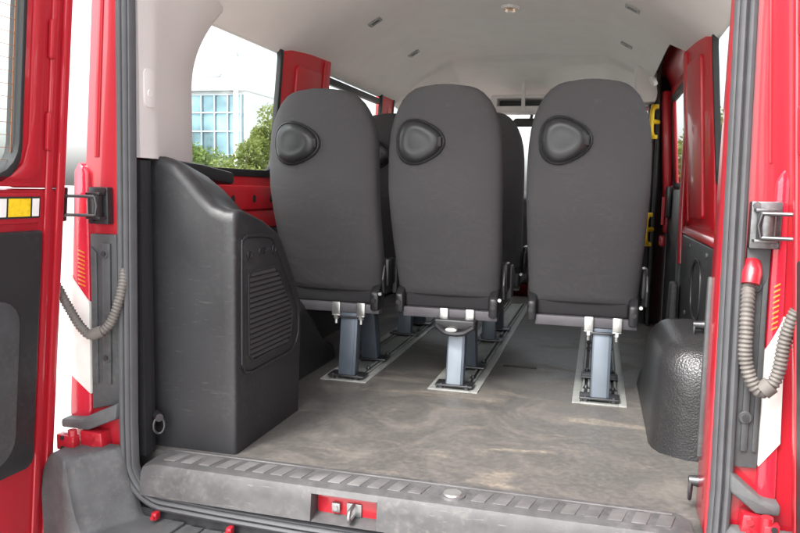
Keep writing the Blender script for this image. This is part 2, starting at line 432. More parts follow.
hl.prism([(-.80, 1.63), (-.80, 1.50), (-.72, 1.56), (-.60, 1.60), (0, 1.65), (.60, 1.60), (.72, 1.56), (.80, 1.50), (.80, 1.63), (0, 1.70)], 'y', .021, .06)
head = hl.build('headliner', M['roof'], van, sharp=60)
def onceil(x, y, s=None):
    z = prof(abs(x)); e = .01
    n = Vector((-(prof(abs(x+e))-prof(abs(x-e)))/(2*e), 0, 1)).normalized()
    return Vector((x, y, z)), -n
def disc(mb, c, nrm, r, h, n=24, sx=1, sy=1):
    t = bmesh.new(); bmesh.ops.create_cone(t, cap_ends=True, segments=n, radius1=r, radius2=r*.86, depth=h)
    q = nrm.to_track_quat('Z', 'Y')
    mb.merge(t, mtx=Matrix.Translation(c+nrm*h*.45) @ q.to_matrix().to_4x4() @ Matrix.Diagonal((sx, sy, 1, 1)))
for x, y in ((-.59, 1.66), (-.598, 2.45), (.589, 1.62), (.592, 2.42)):
    c, nn = onceil(x, y); q = nn.to_track_quat('Z', 'Y').to_matrix().to_4x4()
    m_ = MB(); m_.ring(rrect(-.026, .026, -.034, .034, .004, 2), rrect(-.015, .015, -.021, .021, .003, 2), 'z', -.002, .008, .0015)
    bmesh.ops.transform(m_.bm, matrix=Matrix.Translation(c) @ q, verts=m_.bm.verts[:]); go = m_.build('belt_anchor', M['alu_floor'], head)
    m_ = MB(); m_.box(-.0145, .0145, -.0205, .0205, .0, .003)
    m_.box(-.006, .006, -.008, .008, .003, .008, .002)
    bmesh.ops.transform(m_.bm, matrix=Matrix.Translation(c) @ q, verts=m_.bm.verts[:]); m_.build('anchor_plate', M['steel'], head)
c, nn = onceil(.04, 1.79)
m_ = MB(); disc(m_, c, nn, .060, .012, 32, 1, .75); lampo = m_.build('roof_lamp', M['white'], van)
m_ = MB(); disc(m_, c+nn*.0125, nn, .040, .006, 32, 1, .70); m_.build('reflector', M['lampglow'], lampo)
m_ = MB(); disc(m_, c+nn*.019, nn, .013, .006, 16); m_.build('bulb', M['white'], lampo)
m_ = MB(); c2 = Vector((.735, 2.32, prof(.735*.885/.76)-.004)); disc(m_, c2, Vector((-.75, -.25, -.55)).normalized(), .028, .02, 20); m_.build('lamp', M['white'], van)

# overhead shelf above the windscreen with a mirror
o = MB()
o.ring([(-.30, 1.40), (-.27, 1.345), (.27, 1.345), (.30, 1.40), (.27, 1.462), (-.27, 1.462)], [(-.235, 1.395), (-.235, 1.385), (.235, 1.385), (.235, 1.395), (.235, 1.437), (-.235, 1.437)], 'y', 3.40, 3.62, .008)
o.box(-.235, .235, 3.60, 3.63, 1.36, 1.45)
o.box(-.064, -.04, 3.385, 3.42, 1.35, 1.56, .005)
oc = o.build('overhead_shelf', M['trim'], van)
o = MB(); o.box(-.234, .234, 3.55, 3.598, 1.386, 1.436); o.build('shelf_recess', M['recess'], oc)
o = MB(); o.prism(rrect(-.155, .09, 1.268, 1.330, .028), 'y', 3.70, 3.73, .008); o.tube([(-.03, 3.73, 1.30), (-.03, 3.90, 1.40)], .012); o.build('mirror', M['plastic2'], van)

def pm(s, x):     # the right pillar is seen narrower: its outer half turns away forward sooner
    return x if s < 0 else .806+(x-.812)*.56
# ---- rear pillars: the painted faces that frame the rear doors
for s in (-1, 1):
    p = MB()
    inner = [(.757, 1.62), (.757, .02)] ; k = .072
    def ox(z): return .93-.072*(z-.81)
    pts = [(.772, 1.70), (.790, .30), (.792, .02), (.80, -.30), (ox(-.30), -.30), (ox(.7), .70), (ox(1.7), 1.70)]
    p.prism([(s*(a+(.012 if s < 0 and a < .81 else 0)), b) for a, b in pts], 'y', .014, .125 if s > 0 else .040, .010)
    # one soft gutter line down the face
    x0, x1 = pm(s, .880), pm(s, .897)
    p.prism([(s*(x0-.062*.84), 1.65), (s*(x1-.062*.84), 1.65), (s*(x1-.002), .87), (s*(x0-.002), .87)], 'y', .0105, .02, .003)
    # outer corner, wrapping forward to the side
    p.prism([(s*(ox(z)-.001+dx), z) for z, dx in ((1.70, 0), (-.30, 0))]+[(s*(ox(z)+dx), z) for z, dx in ((-.30, .03), (1.70, .03))], 'y', .05, .40, .012)
    # flange toward the load space
    t = bmesh.new(); rows = []
    for z, dep in ((1.64, .05), (1.2, .07), (.80, .13), (.30, .165), (.0, .17)):
        xi = .752+.010*smooth((1.3-z)/.9) if s > 0 else .815
        rows.append([t.verts.new((s*a, b_, z)) for a, b_ in ((xi, .016), (xi, dep), (xi+.018, dep), (xi+.018, .016))])
    for ra, rb in zip(rows, rows[1:]):
        for k in range(4): t.faces.new((ra[k], ra[(k+1) % 4], rb[(k+1) % 4], rb[k]))
    t.faces.new(rows[0]); t.faces.new(rows[-1][::-1]); p.merge(t, .004)
    p.build('rear_pillar', M['red'], van)
    # dark plastic channel beside the lamp
    def X(x): return s*pm(s, x)
    c_ = MB()
    zt = .655 if s < 0 else .69
    c_.prism([(X(.818), zt), (X(.906), zt), (X(.913), .14 if s < 0 else .18), (X(.820), .165 if s < 0 else .18)], 'y', .002, .0135, .004)
    c_.prism([(X(.835), .63), (X(.862), .63), (X(.870), .22), (X(.842), .22)], 'y', -.006, .003, .004)
    c_.prism([(X(.882), .60), (X(.902), .62), (X(.905), .22), (X(.886), .22)], 'y', -.004, .003, .003)
    co = c_.build('lamp_channel', M['recess'], van)
    for z in (.60, .30):
        sc = MB(); sc.tube([(X(.853), -.006, z), (X(.853), -.009, z)], [.015, .013], 14); so_ = sc.build('screw_seat', M['recess'], co)
        sc = MB(); sc.tube([(X(.853), -.009, z), (X(.853), -.014, z)], .007, 6); sc.build('screw', M['steel'], co)
    # tail lamp
    L = MB(); XO = lambda z: .968-.052*(z-.63)
    L.prism([(X(.908), .83), (X(.938), .86), (X(XO(.84)), .83), (X(XO(.12)), .11), (X(.925), .10), (X(.916), .14), (X(.910), .60)], 'y', .002, .26, .010)
    lo = L.build('tail_lamp', M['lens_red'], van)
    q = MB(); q.prism([(X(.911), .455), (X(XO(.52)+.002), .535), (X(XO(.22)+.002), .245), (X(.915), .185)], 'y', -.003, .262, .004); q.build('clear_lens', M['lens_white'], lo)
    q = MB()
    for i in range(9):
        z = .50+.012*i
        q.prism([(X(.925), z), (X(.948), z+.008), (X(.948), z+.0125), (X(.925), z+.0045)], 'y', -.0002, .004, .0008)
    q.build('amber_lens', M['lens_amber'], lo)
    # ledge below the lamp, hinge and its red recess
    t = MB(); t.prism([(X(.806), .176), (X(.812), .128), (X(.91), .085), (X(1.0), .085), (X(1.0), .112), (X(.93), .118)], 'y', -.028, .12, .008); t.build('lamp_ledge', M['bumper'], van)
    t = MB(); t.prism([(X(.856), .022), (X(.935), .026), (X(.935), .084), (X(.862), .082)], 'y', -.030, .02, .006)
    t.prism([(X(.93), .034), (X(.99), .030), (X(.99), .078), (X(.93), .074)], 'y', -.060, -.032, .005)
    ho = t.build('door_hinge', M['red'], van)
    t = MB(); t.tube([(X(.945), -.046, .018), (X(.945), -.046, .090)], .013, 14); t.build('hinge_pin', M['red'], ho)
    for z in (.038, .068):
        t = MB(); t.tube([(X(.890), -.029, z), (X(.890), -.036, z)], .0085, 6); t.build('bolt', M['red'], ho)
        t = MB(); t.tube([(X(.968), -.0595, z), (X(.968), -.062, z)], .007, 10); t.build('hole', M['rubber'], ho)

# red painted rear crossmember under the sill
cm = MB(); cm.box(-.78, .78, .054, .12, -.34, -.14, .01); cm.build('rear_crossmember', M['red'], van)

# ---- rubber weather seal round the rear opening
path = []
def xo(z): return .791-.0155*max(0, z-.1)
bz = -.113
for z in (1.60, 1.2, .8, .5, .25, .12): path.append((-xo(z), z))
rc = .125
for i in range(1, 10): a = R(180+9*i); path.append((-.791+rc+rc*math.cos(a), bz+rc+rc*math.sin(a)))
for x in (-.5, -.25, 0): path.append((x, bz-.012*(1-(x/.67)**2)))
path += [(-x, z) for x, z in path[:-1][::-1]]
path += [(.60, 1.655), (0, 1.665), (-.60, 1.655)]
prof_s = [(-.024, .052), (-.024, .010), (-.0235, -.009), (-.020, -.015), (-.013, -.018), (-.007, -.015), (-.005, -.007), (-.0035, -.007), (-.001, -.016), (.004, -.020), (.010, -.017), (.0125, -.008), (.014, -.008), (.016, -.013), (.020, -.013), (.023, -.008), (.024, .012)]
secs = []
n = len(path)
for i, (x, z) in enumerate(path):
    a, b = path[i-1], path[(i+1) % n]
    t = Vector((b[0]-a[0], b[1]-a[1])).normalized(); nn = Vector((-t.y, t.x))
    k = .95 if x > -.6 else 1.0
    secs.append([(x+nn.x*o*k, y, z+nn.y*o*k) for o, y in prof_s])
secs.append(secs[0])
ws = MB(); ws.loft(secs, True, False); ws.build('weather_seal', M['seal'], van, sharp=50)

# ---- bumper with its step
def bump_top(ax):
    k = [(0, -.165), (.60, -.158), (.655, -.148), (.70, -.118), (.735, -.070), (.765, -.010), (.785, .022), (.805, .036), (.86, .040), (.95, .038), (.985, .026), (1.0, -.015)]
    for (a, za), (b, zb) in zip(k, k[1:]):
        if ax <= b: t = (ax-a)/(b-a); return za+(zb-za)*t
    return k[-1][1]
def step_z(x, y):
    ax = abs(x); xc = .795-.75*min(0, y+.02)            # the corner block's inner wall slants outward toward the rear
    t = smooth((ax-xc+.055)/.075)
    z = -.172+.012*smooth((ax-.55)/.12)+.202*t
    return z-.004*smooth((-y-.11)/.03)-.055*max(0, (ax-.955)/.045)**2
xs = [-1.0+.005*i for i in range(401)]
def rear_y(ax): return -.150+.045*smooth((ax-.86)/.14)
secs = []
for x in xs:
    yb = rear_y(abs(x)); row = []
    for k in range(13):
        y = .004+(yb+.008-.004)*k/12; row.append((x, y, step_z(x, y)))
    z1 = row[-1][2]
    row += [(x, yb+.003, z1-.002), (x, yb, z1-.007), (x, yb-.006, z1-.07), (x, yb+.0, -.36), (x, yb+.03, -.42), (x, .004, -.42)]
    secs.append(row)
bp = MB(); bp.loft(secs, True, True)
for s in (-1, 1):                                   # wrap round the corner
    bp.prism([(.006, .028), (.40, .03), (.40, -.40), (.006, -.42)], 'x', s*.955, s*1.0, .02)
bo = bp.build('rear_bumper', M['bumper'], van, sharp=45)
tr = MB()
for i in range(22):
    x = -.66+.0600*i
    z = step_z(abs(x+.02), -.07)
    tr.prism([(x+.006, -.004), (x+.053, -.004), (x+.053-.012, -.138), (x+.006-.012, -.138)], 'z', z-.006, z+.0045, .0035)
tr.build('step_tread', M['bumper'], bo)
# red plugs showing at the step
for x, z in ((-.690, -.142), (-.455, -.152), (.690, -.142)):
    p = MB(); p.box(x-.009, x+.009, -.036, -.012, z-.012, z+.012, .005); p.tube([(x, -.036, z), (x, -.043, z)], .006, 10); p.build('plug', M['red'], van)

# ---- sill cover (scuff plate) with raised pads
sp = MB()
ypro = [(.118, .0005), (.116, .0055), (.100, .008), (.010, .006), (-.006, .002), (-.016, -.012), (-.0185, -.034), (-.0230, -.073), (-.0245, -.086), (-.010, -.090), (.03, -.090), (.118, -.090)]
secs = []
PK = (-.214, -.032)
for x in sorted([-.742+1.484*i/48 for i in range(49)]+[PK[0]-.001, PK[0]+.001, PK[1]-.001, PK[1]+.001]):
    e = smooth((abs(x)-.70)/.042)
    nt = PK[0] < x < PK[1]
    bow = .016*(1-(x/.74)**2)
    secs.append([(x, (.030 if nt and j == 7 else .026 if nt and j == 6 else y-bow*.5 if j > 3 else y), z-(.012*e if 0 < j < 6 else 0)) for j, (y, z) in enumerate(ypro)])
sp.loft(secs)
spo = sp.build('sill_cover', M['sill'], van, sharp=30)
pads = MB()
for i in range(25):
    x = -.690+.056*i
    if .085 < x < .185: continue
    pads.prism([(x, .018), (x+.036, .018), (x+.052, .082), (x+.016, .082)], 'z', .0050, .0092, .003)
pads.box(-.70, .70, .090, .095, .0055, .0105, .002)
pads.build('tread_pad', M['pad'], spo)
# latch pocket with its hoop, let into the front of the sill
pk = MB(); pk.prism(rrect(PK[0]+.002, PK[1]-.002, -.080, -.030, [.014, .014, .004, .004]), 'y', .014, .026, .003)
pko = pk.build('latch_pocket', M['red'], van)
hp = MB(); hp.tube(spline([(-.105, .012, -.072), (-.105, -.026, -.072), (-.105, -.036, -.060), (-.105, -.026, -.046), (-.105, .012, -.044)], 6), .0055, 10)
hp.box(-.126, -.084, .008, .0135, -.076, -.040, .002); hp.build('striker', M['rod'], pko)
hp = MB(); hp.box(-.167, -.143, .002, .0135, -.068, -.042, .003); hp.tube([(-.155, .002, -.055), (-.155, -.002, -.055)], .007, 10); hp.build('bracket', M['rod'], pko)
lc = MB(); lc.tube([(.155, .040, .004), (.155, .040, .0105)], [.036, .033], 28); lco = lc.build('lock_ring', M['sill'], van)
lc = MB(); lc.tube([(.155, .040, .0107), (.155, .040, .0145)], [.025, .023], 28); lc.build('lock_cap', M['zinc'], lco)

# ---- floor mat
fm = MB(); fm.box(-.90, .90, .10, 3.75, -.13, .0); fm.build('floor_mat', M['floor'], van)
# small closed slot in the mat
fs = MB(); fs.box(.10, .25, 1.50, 1.525, .0005, .004, .0015); fs.build('floor_slot', M['rubber'], van)

# ---- seat rails let into the floor
RAILS = (-.502, -.041, .524)
for xr in RAILS:
    y0, y1, hw = 1.017, 3.35, .101
    a = MB()
    a.box(xr-hw, xr-hw+.030, y0, y1, -.002, .0050, .0015); a.box(xr+hw-.030, xr+hw, y0, y1, -.002, .0050, .0015)
    a.box(xr-hw+.0302, xr+hw-.0302, y0, y0+.020, -.002, .0050, .0015)
    ro = a.build('floor_rail', M['alu'], van)
    a = MB(); a.box(xr-hw+.0305, xr+hw-.0305, y0+.0205, y1, -.002, .0030); a.build('rail_bed', M['alu_floor'], ro)
    for sx in (-.052, .052):
        t = MB()
        t.box(xr+sx-.015, xr+sx-.006, y0+.030, y1, .0032, .011, .002); t.box(xr+sx+.006, xr+sx+.015, y0+.030, y1, .0032, .011, .002)
        t.build('track', M['alu_floor'], ro)
        t = MB(); t.box(xr+sx-.0058, xr+sx+.0058, y0+.030, y1, .0032, .0048)
        t.build('track_slot', M['rubber'], ro)
        for yb in (1.045, 1.205, 1.50, 1.98, 2.12):
            t = MB(); t.tube([(xr+sx, yb, .004), (xr+sx, yb, .016)], .013, 6); t.tube([(xr+sx, yb, .016), (xr+sx, yb, .024)], [.009, .006], 10)
            t.build('bolt', M['steel'], ro)

# ---- left rear trim: pale upper pillar cover, black lower cover, boxed console with a louvre
def vtrim(z0, z1, sec, name, m, nz=28):
    t = MB(); secs = []
    for i in range(nz+1):
        z = z0+(z1-z0)*i/nz
        f = max(0, (z-1.12)/.28)**2                 # the cover widens toward the roof
        secs.append([(x+(.03*f if y > .3 and x > -.89 else 0), y+f*.15*max(0, (y-.1)/.38), z) for x, y in sec])
    t.loft(secs); return t.build(name, m, van, sharp=60)
sec_up = [(-.7665, .046), (-.7675, .07), (-.769, .11), (-.772, .135), (-.780, .158), (-.80, .23), (-.83, .35), (-.852, .455), (-.862, .475), (-.90, .475), (-.90, .046)]
pt = vtrim(.872, 1.56, sec_up, 'pillar_cover', M['trim'])
b = MB(); t_ = rrect(.045, .100, 1.015, 1.125, .02)
b.prism([(y+.022, z) for y, z in t_], 'x', -.772, -.7635, .003); b.build('cover_recess', M['trim'], pt)
b = MB(); b.tube([(-.7640, .092, 1.055), (-.7610, .092, 1.055)], [.012, .010], 18); b.build('button', M['white'], pt)
sec_lo = [(-.7655, .044), (-.7665, .07), (-.770, .10), (-.782, .118), (-.798, .1335), (-.90, .30), (-.90, .044)]
t = MB(); t.loft([[(x, y, z) for x, y in sec_lo] for z in (.0, .3, .6, .865)]); t.build('lower_pillar_trim', M['plastic'], van)
# console: a shaped box; the top climbs to the wall
cs = MB(); secs = []
side = [(.134, .0), (.134, .15), (.134, .50), (.134, .690), (.140, .716), (.158, .730), (.20, .726), (.33, .690), (.43, .648), (.475, .612), (.515, .555), (.575, .470), (.612, .395), (.622, .33), (.618, .22), (.606, .0)]
def rise(x):
    return .15*smooth((-.56-x)/.20)
for x, ins in ((-.520, .014), (-.5215, .007), (-.526, .002), (-.533, 0), (-.56, 0), (-.60, 0), (-.64, 0), (-.68, 0), (-.72, 0), (-.76, 0), (-.80, 0), (-.90, 0)):
    row = []
    for y, z in side:
        yc, zc = .36, .33
        zz = z-(ins if z > .5 else 0)*1.0; yy = y+(ins if y < .16 else (-ins if y > .45 else 0))
        if z > .45: zz += rise(x)*(1 if y < .45 else max(0, (z-.45)/.2))
        row.append((x, yy, zz))
    secs.append(row)
cs.loft(secs); con = cs.build('side_console', M['plastic'], van, sharp=60)
# raised strip of the top behind the pillar, by the window sill
b = MB(); b.prism([(.15, .84), (.15, .880), (.44, .868), (.66, .845), (.66, .80), (.44, .82)], 'x', -.885, -.800, .012); b.build('sill_trim', M['plastic'], van)
gp = [(.165, .640), (.20, .655), (.308, .652), (.375, .640), (.400, .618), (.50, .492), (.582, .385), (.592, .350), (.590, .285), (.568, .250), (.520, .229), (.23, .225), (.185, .236), (.163, .268)]
gp = [(y, z) for y, z in gp]
def shrink(pts, d):
    cx = sum(p[0] for p in pts)/len(pts); cz = sum(p[1] for p in pts)/len(pts); out = []
    n = len(pts)
    for i in range(n):
        a, b_, c_ = Vector(pts[i-1]), Vector(pts[i]), Vector(pts[(i+1) % n])
        t = ((b_-a).normalized()+(c_-b_).normalized()).normalized(); nn = Vector((-t.y, t.x))
        if nn.dot(Vector((cx, cz))-b_) < 0: nn = -nn
        out.append(tuple(b_+nn*d))
    return out
v = MB(); v.ring(gp, shrink(gp, .010), 'x', -.5205, -.513, .002); v.build('vent_rim', M['plastic2'], con)
v = MB(); v.prism(shrink(gp, .011), 'x', -.5205, -.5165, .001); vo = v.build('vent_panel', M['plastic'], con)
lou = [(.205, .535), (.235, .545), (.39, .545), (.415, .530), (.520, .400), (.532, .37), (.527, .30), (.505, .275), (.475, .266), (.235, .262), (.207, .285)]
v = MB(); v.ring(lou, shrink(lou, .008), 'x', -.5165, -.5125, .0015); v.build('louvre_rim', M['plastic2'], con)
v = MB()
def yspan(z):
    ys = []
    q = shrink(lou, .009)
    for (a, b_) in zip(q, q[1:]+q[:1]):
        if (a[1]-z)*(b_[1]-z) < 0: t = (z-a[1])/(b_[1]-a[1]); ys.append(a[0]+t*(b_[0]-a[0]))
    return (min(ys), max(ys)) if len(ys) > 1 else None
for i in range(17):
    z = .280+.0158*i; sp_ = yspan(z)
    if not sp_: continue
    a, b_ = sp_
    t = bmesh.new()
    vs_ = [t.verts.new(p) for p in ((-.5165, a, z-.004), (-.5165, b_, z-.004), (-.5165, b_, z+.004), (-.5165, a, z+.004), (-.5105, a, z-.0052), (-.5105, b_, z-.0052), (-.5145, b_, z+.004), (-.5145, a, z+.004))]
    for f in ((0,1,2,3),(4,7,6,5),(0,4,5,1),(2,6,7,3),(0,3,7,4),(1,5,6,2)): t.faces.new([vs_[k] for k in f])
    v.merge(t)
v.build('louvre_slats', M['louvre'], con, sharp=20)
for y, z, ry in ((.214, .592, .015), (.301, .598, .026), (.382, .598, .015)):
    v = MB(); pts = [(y+ry*math.cos(R(18*k)), z+.015*math.sin(R(18*k))) for k in range(20)]
    v.ring(pts, shrink(pts, .005), 'x', -.5168, -.512, .001)
    v.prism(shrink(pts, .0055), 'x', -.5168, -.5158); v.build('vent_button', M['plastic2'], con)

# ---- wheel arch covers
for s in (-1, 1):
    w = MB(); secs = []
    xin, yr, yf, ht = .682, .515, 1.40, .345
    N = 20
    for i in range(N+1):
        t = i/N; y = yr+(yf-yr)*t
        rear = 1-min(1, (y-yr)/.14)
        k = math.sqrt(max(0, 1-rear**2)) if y < yr+.14 else 1
        fr_ = smooth((yf-y)/.36)
        x0 = xin+.10*(1-k)
        top = (.255+.09*k)*(.25+.75*fr_)
        sec = [(x0-.006, y, -.002), (x0, y, .10*min(1, top/.3))]
        for a in (0, 15, 30, 45, 60, 75, 90):
            sec.append((x0+.085-.085*math.cos(R(a))+.005, y, top-.085*(1-math.sin(R(a)))*min(1, top/.2)))
        sec += [(.913, y, top+.006), (.913, y, -.002)]
        secs.append([(s*a, b_, c_) for a, b_, c_ in sec])
    w.loft(secs); w.build('wheel_arch_cover', M['rough_plastic'], van, sharp=50)

# ---- right lower trim: red ledge, black panel with an oval recess
l_ = MB(); l_.prism([(.835, .632), (.842, .662), (.905, .668), (.905, .632)], 'y', .17, 1.58, .006); l_.build('panel_ledge', M['red'], van)
p = MB(); p.box(.838, .905, .17, 1.56, -.01, .631, .008); po = p.build('lower_panel', M['plastic'], van)
p = MB()
o_ = [(1.02+.165*math.cos(R(15*k)) if False else 1.02+.13*(abs(math.cos(R(15*k)))**.7)*(1 if math.cos(R(15*k)) > 0 else -1), .455+.115*(abs(math.sin(R(15*k)))**.8)*(1 if math.sin(R(15*k)) > 0 else -1)) for k in range(24)]
p.ring(o_, [(1.02+(a-1.02)*.86, .455+(b_-.455)*.86) for a, b_ in o_], 'x', .832, .839, .002); p.build('panel_rim', M['plastic2'], po)
p = MB()
for y, z in ((.62, .60), (.80, .60), (1.25, .60), (.62, .40), (.70, .33), (1.30, .33), (.90, .32)): p.tube([(.838, y, z), (.833, y, z)], .009, 10)
p.build('clip', M['bumper'], po)
p = MB(); p.box(.83, .90, 1.565, 1.68, -.01, .60, .01); p.prism([(1.70, .0), (1.70, .14), (1.60, .42), (1.52, .42), (1.52, .0)], 'x', .80, .83, .01); p.build('step_trim', M['bumper'], van)
p = MB(); p.tube(spline([(.842, 1.60, 1.35), (.838, 1.62, 1.0), (.836, 1.60, .72), (.838, 1.56, .50)], 6), .014, 10); p.build('edge_seal', M['red'], van)
# black edging strip on the flange near the right seal
p = MB(); p.prism([(.128, .15), (.150, .15), (.150, .60), (.128, .60)], 'x', .752, .768, .004); p.build('edge_strip', M['recess'], van)

# ---- lashing rings
def ring_part(c, dirn, hang):
    o = MB(); o.tube([Vector(c), Vector(c)+Vector(dirn)*.035], [.016, .012], 14)
    e = Vector(c)+Vector(dirn)*.030
    ob = o.build('lashing_ring', M['steel'], van)
    o = MB(); pts = []
    h = Vector(hang)
    for k in range(20):
        a = R(18*k); pts.append(e+Vector((0, 0, -.024))+Vector((0, 0, 1))*.025*math.cos(a)+h*.016*math.sin(a))
    o.tube(pts, .0042, 8, closed=True); o.build('ring', M['steel'], ob)
    return ob
ring_part((-.775, .108, .105), (.8, -.6, 0), (.7, .7, 0))
ring_part((.775, .155, .078), (-1, 0, 0), (.25, .97, 0))
ring_part((.838, .76, .375), (-1, 0, 0), (.1, .99, 0))

# ---- door check straps and their catches, wiring hoses
for s in (-1, 1):
    z = .735
    c_ = MB(); m_c = M['plastic2'] if s < 0 else M['catch']
    x0 = .862 if s < 0 else .838
    c_.box(min(s*(x0-.028), s*(x0+.035)), max(s*(x0-.028), s*(x0+.035)), -.012, .014, z-.052, z+.052, .004)
    c_.tube([(s*x0, -.030, z-.030), (s*x0, -.030, z+.030)], .019, 16)
    c_.box(min(s*(x0-.024), s*(x0+.022)), max(s*(x0-.024), s*(x0+.022)), -.042, -.010, z+.030, z+.037, .002)
    c_.box(min(s*(x0-.024), s*(x0+.022)), max(s*(x0-.024), s*(x0+.022)), -.042, -.010, z-.037, z-.030, .002)
    c_.tube([(s*(x0-.018), -.012, z+.043), (s*(x0-.018), -.02, z+.043)], .008, 8); c_.tube([(s*(x0+.022), -.012, z-.043), (s*(x0+.022), -.02, z-.043)], .008, 8)
    co = c_.build('door_catch', m_c, van)
    r_ = MB(); r_.tube([(s*(x0-.01), -.03, z+.0375), (s*(x0-.01), -.03, z-.0375)], .008, 12); r_.build('roller', M['steel'], co)
    st = MB()
    for dz in (-.026, .026):
        st.tube([(s*(x0-.012), -.046, z+dz), (s*(x0+.05), -.058, z+dz), (s*.975, -.085, z+dz)], .0045, 8)
    st.tube([(s*(x0-.012), -.046, z-.026), (s*(x0-.018), -.046, z), (s*(x0-.012), -.046, z+.026)], .0045, 8)
    st.build('check_strap', M['steel'], van)
def hose(pts, r=.0155):
    P = spline(pts, 40); path = []; acc = 0
    d = [0]
    for a, b_ in zip(P, P[1:]): d.append(d[-1]+(b_-a).length)
    tot = d[-1]; nseg = int(tot/.0021); out = []; rad = []; j = 0
    for i in range(nseg+1):
        s_ = tot*i/nseg
        while j < len(d)-2 and d[j+1] < s_: j += 1
        t = (s_-d[j])/max(1e-9, d[j+1]-d[j]); out.append(P[j].lerp(P[j+1], t)); rad.append(r*(1+.13*math.cos(2*math.pi*s_/.0095)))
    h = MB(); h.tube(out, rad, 12); return h.build('wiring_hose', M['hose'], van, sharp=180)
hl_ = hose([(-.985, -.10, .56), (-.972, -.06, .51), (-.948, -.045, .45), (-.905, -.045, .392), (-.866, -.045, .372), (-.820, -.035, .405), (-.792, -.025, .478), (-.785, -.006, .56)], .0125)
hr_ = hose([(.818, .006, .62), (.812, -.03, .57), (.810, -.045, .507), (.813, -.048, .441), (.831, -.05, .389), (.853, -.052, .375), (.876, -.055, .413), (.886, -.06, .500), (.90, -.07, .56)], .0135)
e = MB(); e.tube([(.822, .012, .645), (.820, -.010, .628), (.817, -.018, .605)], [.022, .022, .019], 16); e.build('hose_boot', M['red'], hr_)
e = MB(); e.tube([(.850, -.052, .3755), (.866, -.0535, .392)], .020, 14); e.build('hose_sleeve', M['hose'], hr_)
e = MB(); e.tube([(-.875, -.045, .372), (-.838, -.039, .386)], .0165, 14); e.build('hose_sleeve', M['hose'], hl_)

# ---- rear doors, standing open. d runs from the hinge edge, n out of the inner face
def rear_door(s, x_base, k, y_base, ang):
    """s=-1 left, +1 right"""
    W = .80
    def place(mb):
        ca, sa = math.cos(R(ang)), math.sin(R(ang))
        for v in mb.bm.verts:
            d, n_, z = v.co.x, v.co.y, v.co.z
            # open direction: straight back at 90 degrees, further out beyond that
            y = y_base-d*sa-n_*ca*0
            x = x_base+d*(-ca)-n_*1.0
            v.co.x = s*(x-k*(z-.8)); v.co.y = y
        if s < 0: bmesh.ops.reverse_faces(mb.bm, faces=mb.bm.faces[:])
        bmesh.ops.recalc_face_normals(mb.bm, faces=mb.bm.faces[:])
        return mb
    m = MB()
    zb, zt = -.36, 1.58
    low = [(.0, -.20), (.004, -.30), (.02, -.345), (.06, zb), (W, zb), (W, .78), (.0, .78)]
    m.prism([(a, b_) for a, b_ in low], 'y', -.085, -.012, .010)                     # lower slab
    m.box(.0, .165, -.045, -.012, .782, zt, .010)                                    # hinge side stile
    m.box(W-.11, W, -.045, -.012, .782, zt, .01); m.box(.167, W-.112, -.045, -.012, 1.50, zt, .01)
    # pressed ridges down the hinge edge
    m.prism([(.008, -.24), (.008, zt), (.034, zt), (.034, -.26)], 'y', -.014, .0, .006)
    m.prism([(.050, -.20), (.050, zt-.02), (.072, zt-.02), (.072, -.22)], 'y', -.014, -.004, .005)
    m.prism([(.095, .80), (.095, zt-.03), (.135, zt-.03), (.135, .90), (.150, .845), (.19, .815), (.60, .815), (.60, .785), (.13, .785)], 'y', -.014, -.004, .006)
    m.prism(rrect(.085, .60, .690, .770, .01), 'y', -.014, -.007, .004)
    for z in (1.165, .93): m.prism(rrect(.060, .082, z-.05, z+.05, .008), 'y', -.010, .002, .004)
    root = place(m).build('rear_door', M['red'], van)
    p = MB(); p.prism(rrect(.092, .70, .020, .672, [.03, .03, .012, .008]), 'y', -.013, .010, .007)
    tp = place(p).build('door_trim', M['plastic'], root)
    p = MB(); p.prism(rrect(.165, .62, .06, .50, .07), 'y', .008, .016, .006); p = place(p); p.build('trim_pocket', M['recess'], root)
    # window pane, black edge and heater lines
    p = MB(); p.box(.166, W-.113, -.030, -.025, .79, 1.498); place(p).build('window', M['glass'], root)
    fo = rrect(.157, W-.10, .79, 1.51, [.09, .05, .05, .05]); fi = rrect(.169, W-.118, .812, 1.487, [.085, .05, .05, .05])
    p = MB(); p.ring(fo, fi, 'y', -.047, -.004, .003); place(p).build('window_frame', M['rubber'], root)
    p = MB()
    for i in range(20): p.box(.174, W-.120, -.0245, -.0235, .85+.031*i, .8512+.031*i)
    p.box(.173, .176, -.0245, -.0235, .87, 1.46)
    place(p).build('heater_line', M['heater'], root)
    # reflective label
    p = MB(); p.box(.092, .232, -.0065, -.0045, .704, .760, .0005); place(p).build('reflector_label', M['rubber'], root)
    for a, b_, mm in ((.097, .119, 'tape_white'), (.126, .196, 'tape_yellow'), (.203, .227, 'tape_white')):
        p = MB(); p.box(a, b_, -.0043, -.0030, .709, .755); place(p).build('reflector_panel', M[mm], root)
    # strap bracket on the hinge edge with a yellow patch
    p = MB(); p.box(-.022, .0, -.060, -.016, .690, .785, .004); place(p).build('strap_bracket', M['plastic2'], root)
    p = MB(); p.box(-.0245, -.0225, -.055, -.022, .715, .760); place(p).build('bracket_sticker', M['tape_yellow'], root)
    return root
rear_door(-1, .918, .088, -.065, 91.5)
rear_door(1, .878, .068, -.045, 89.0)

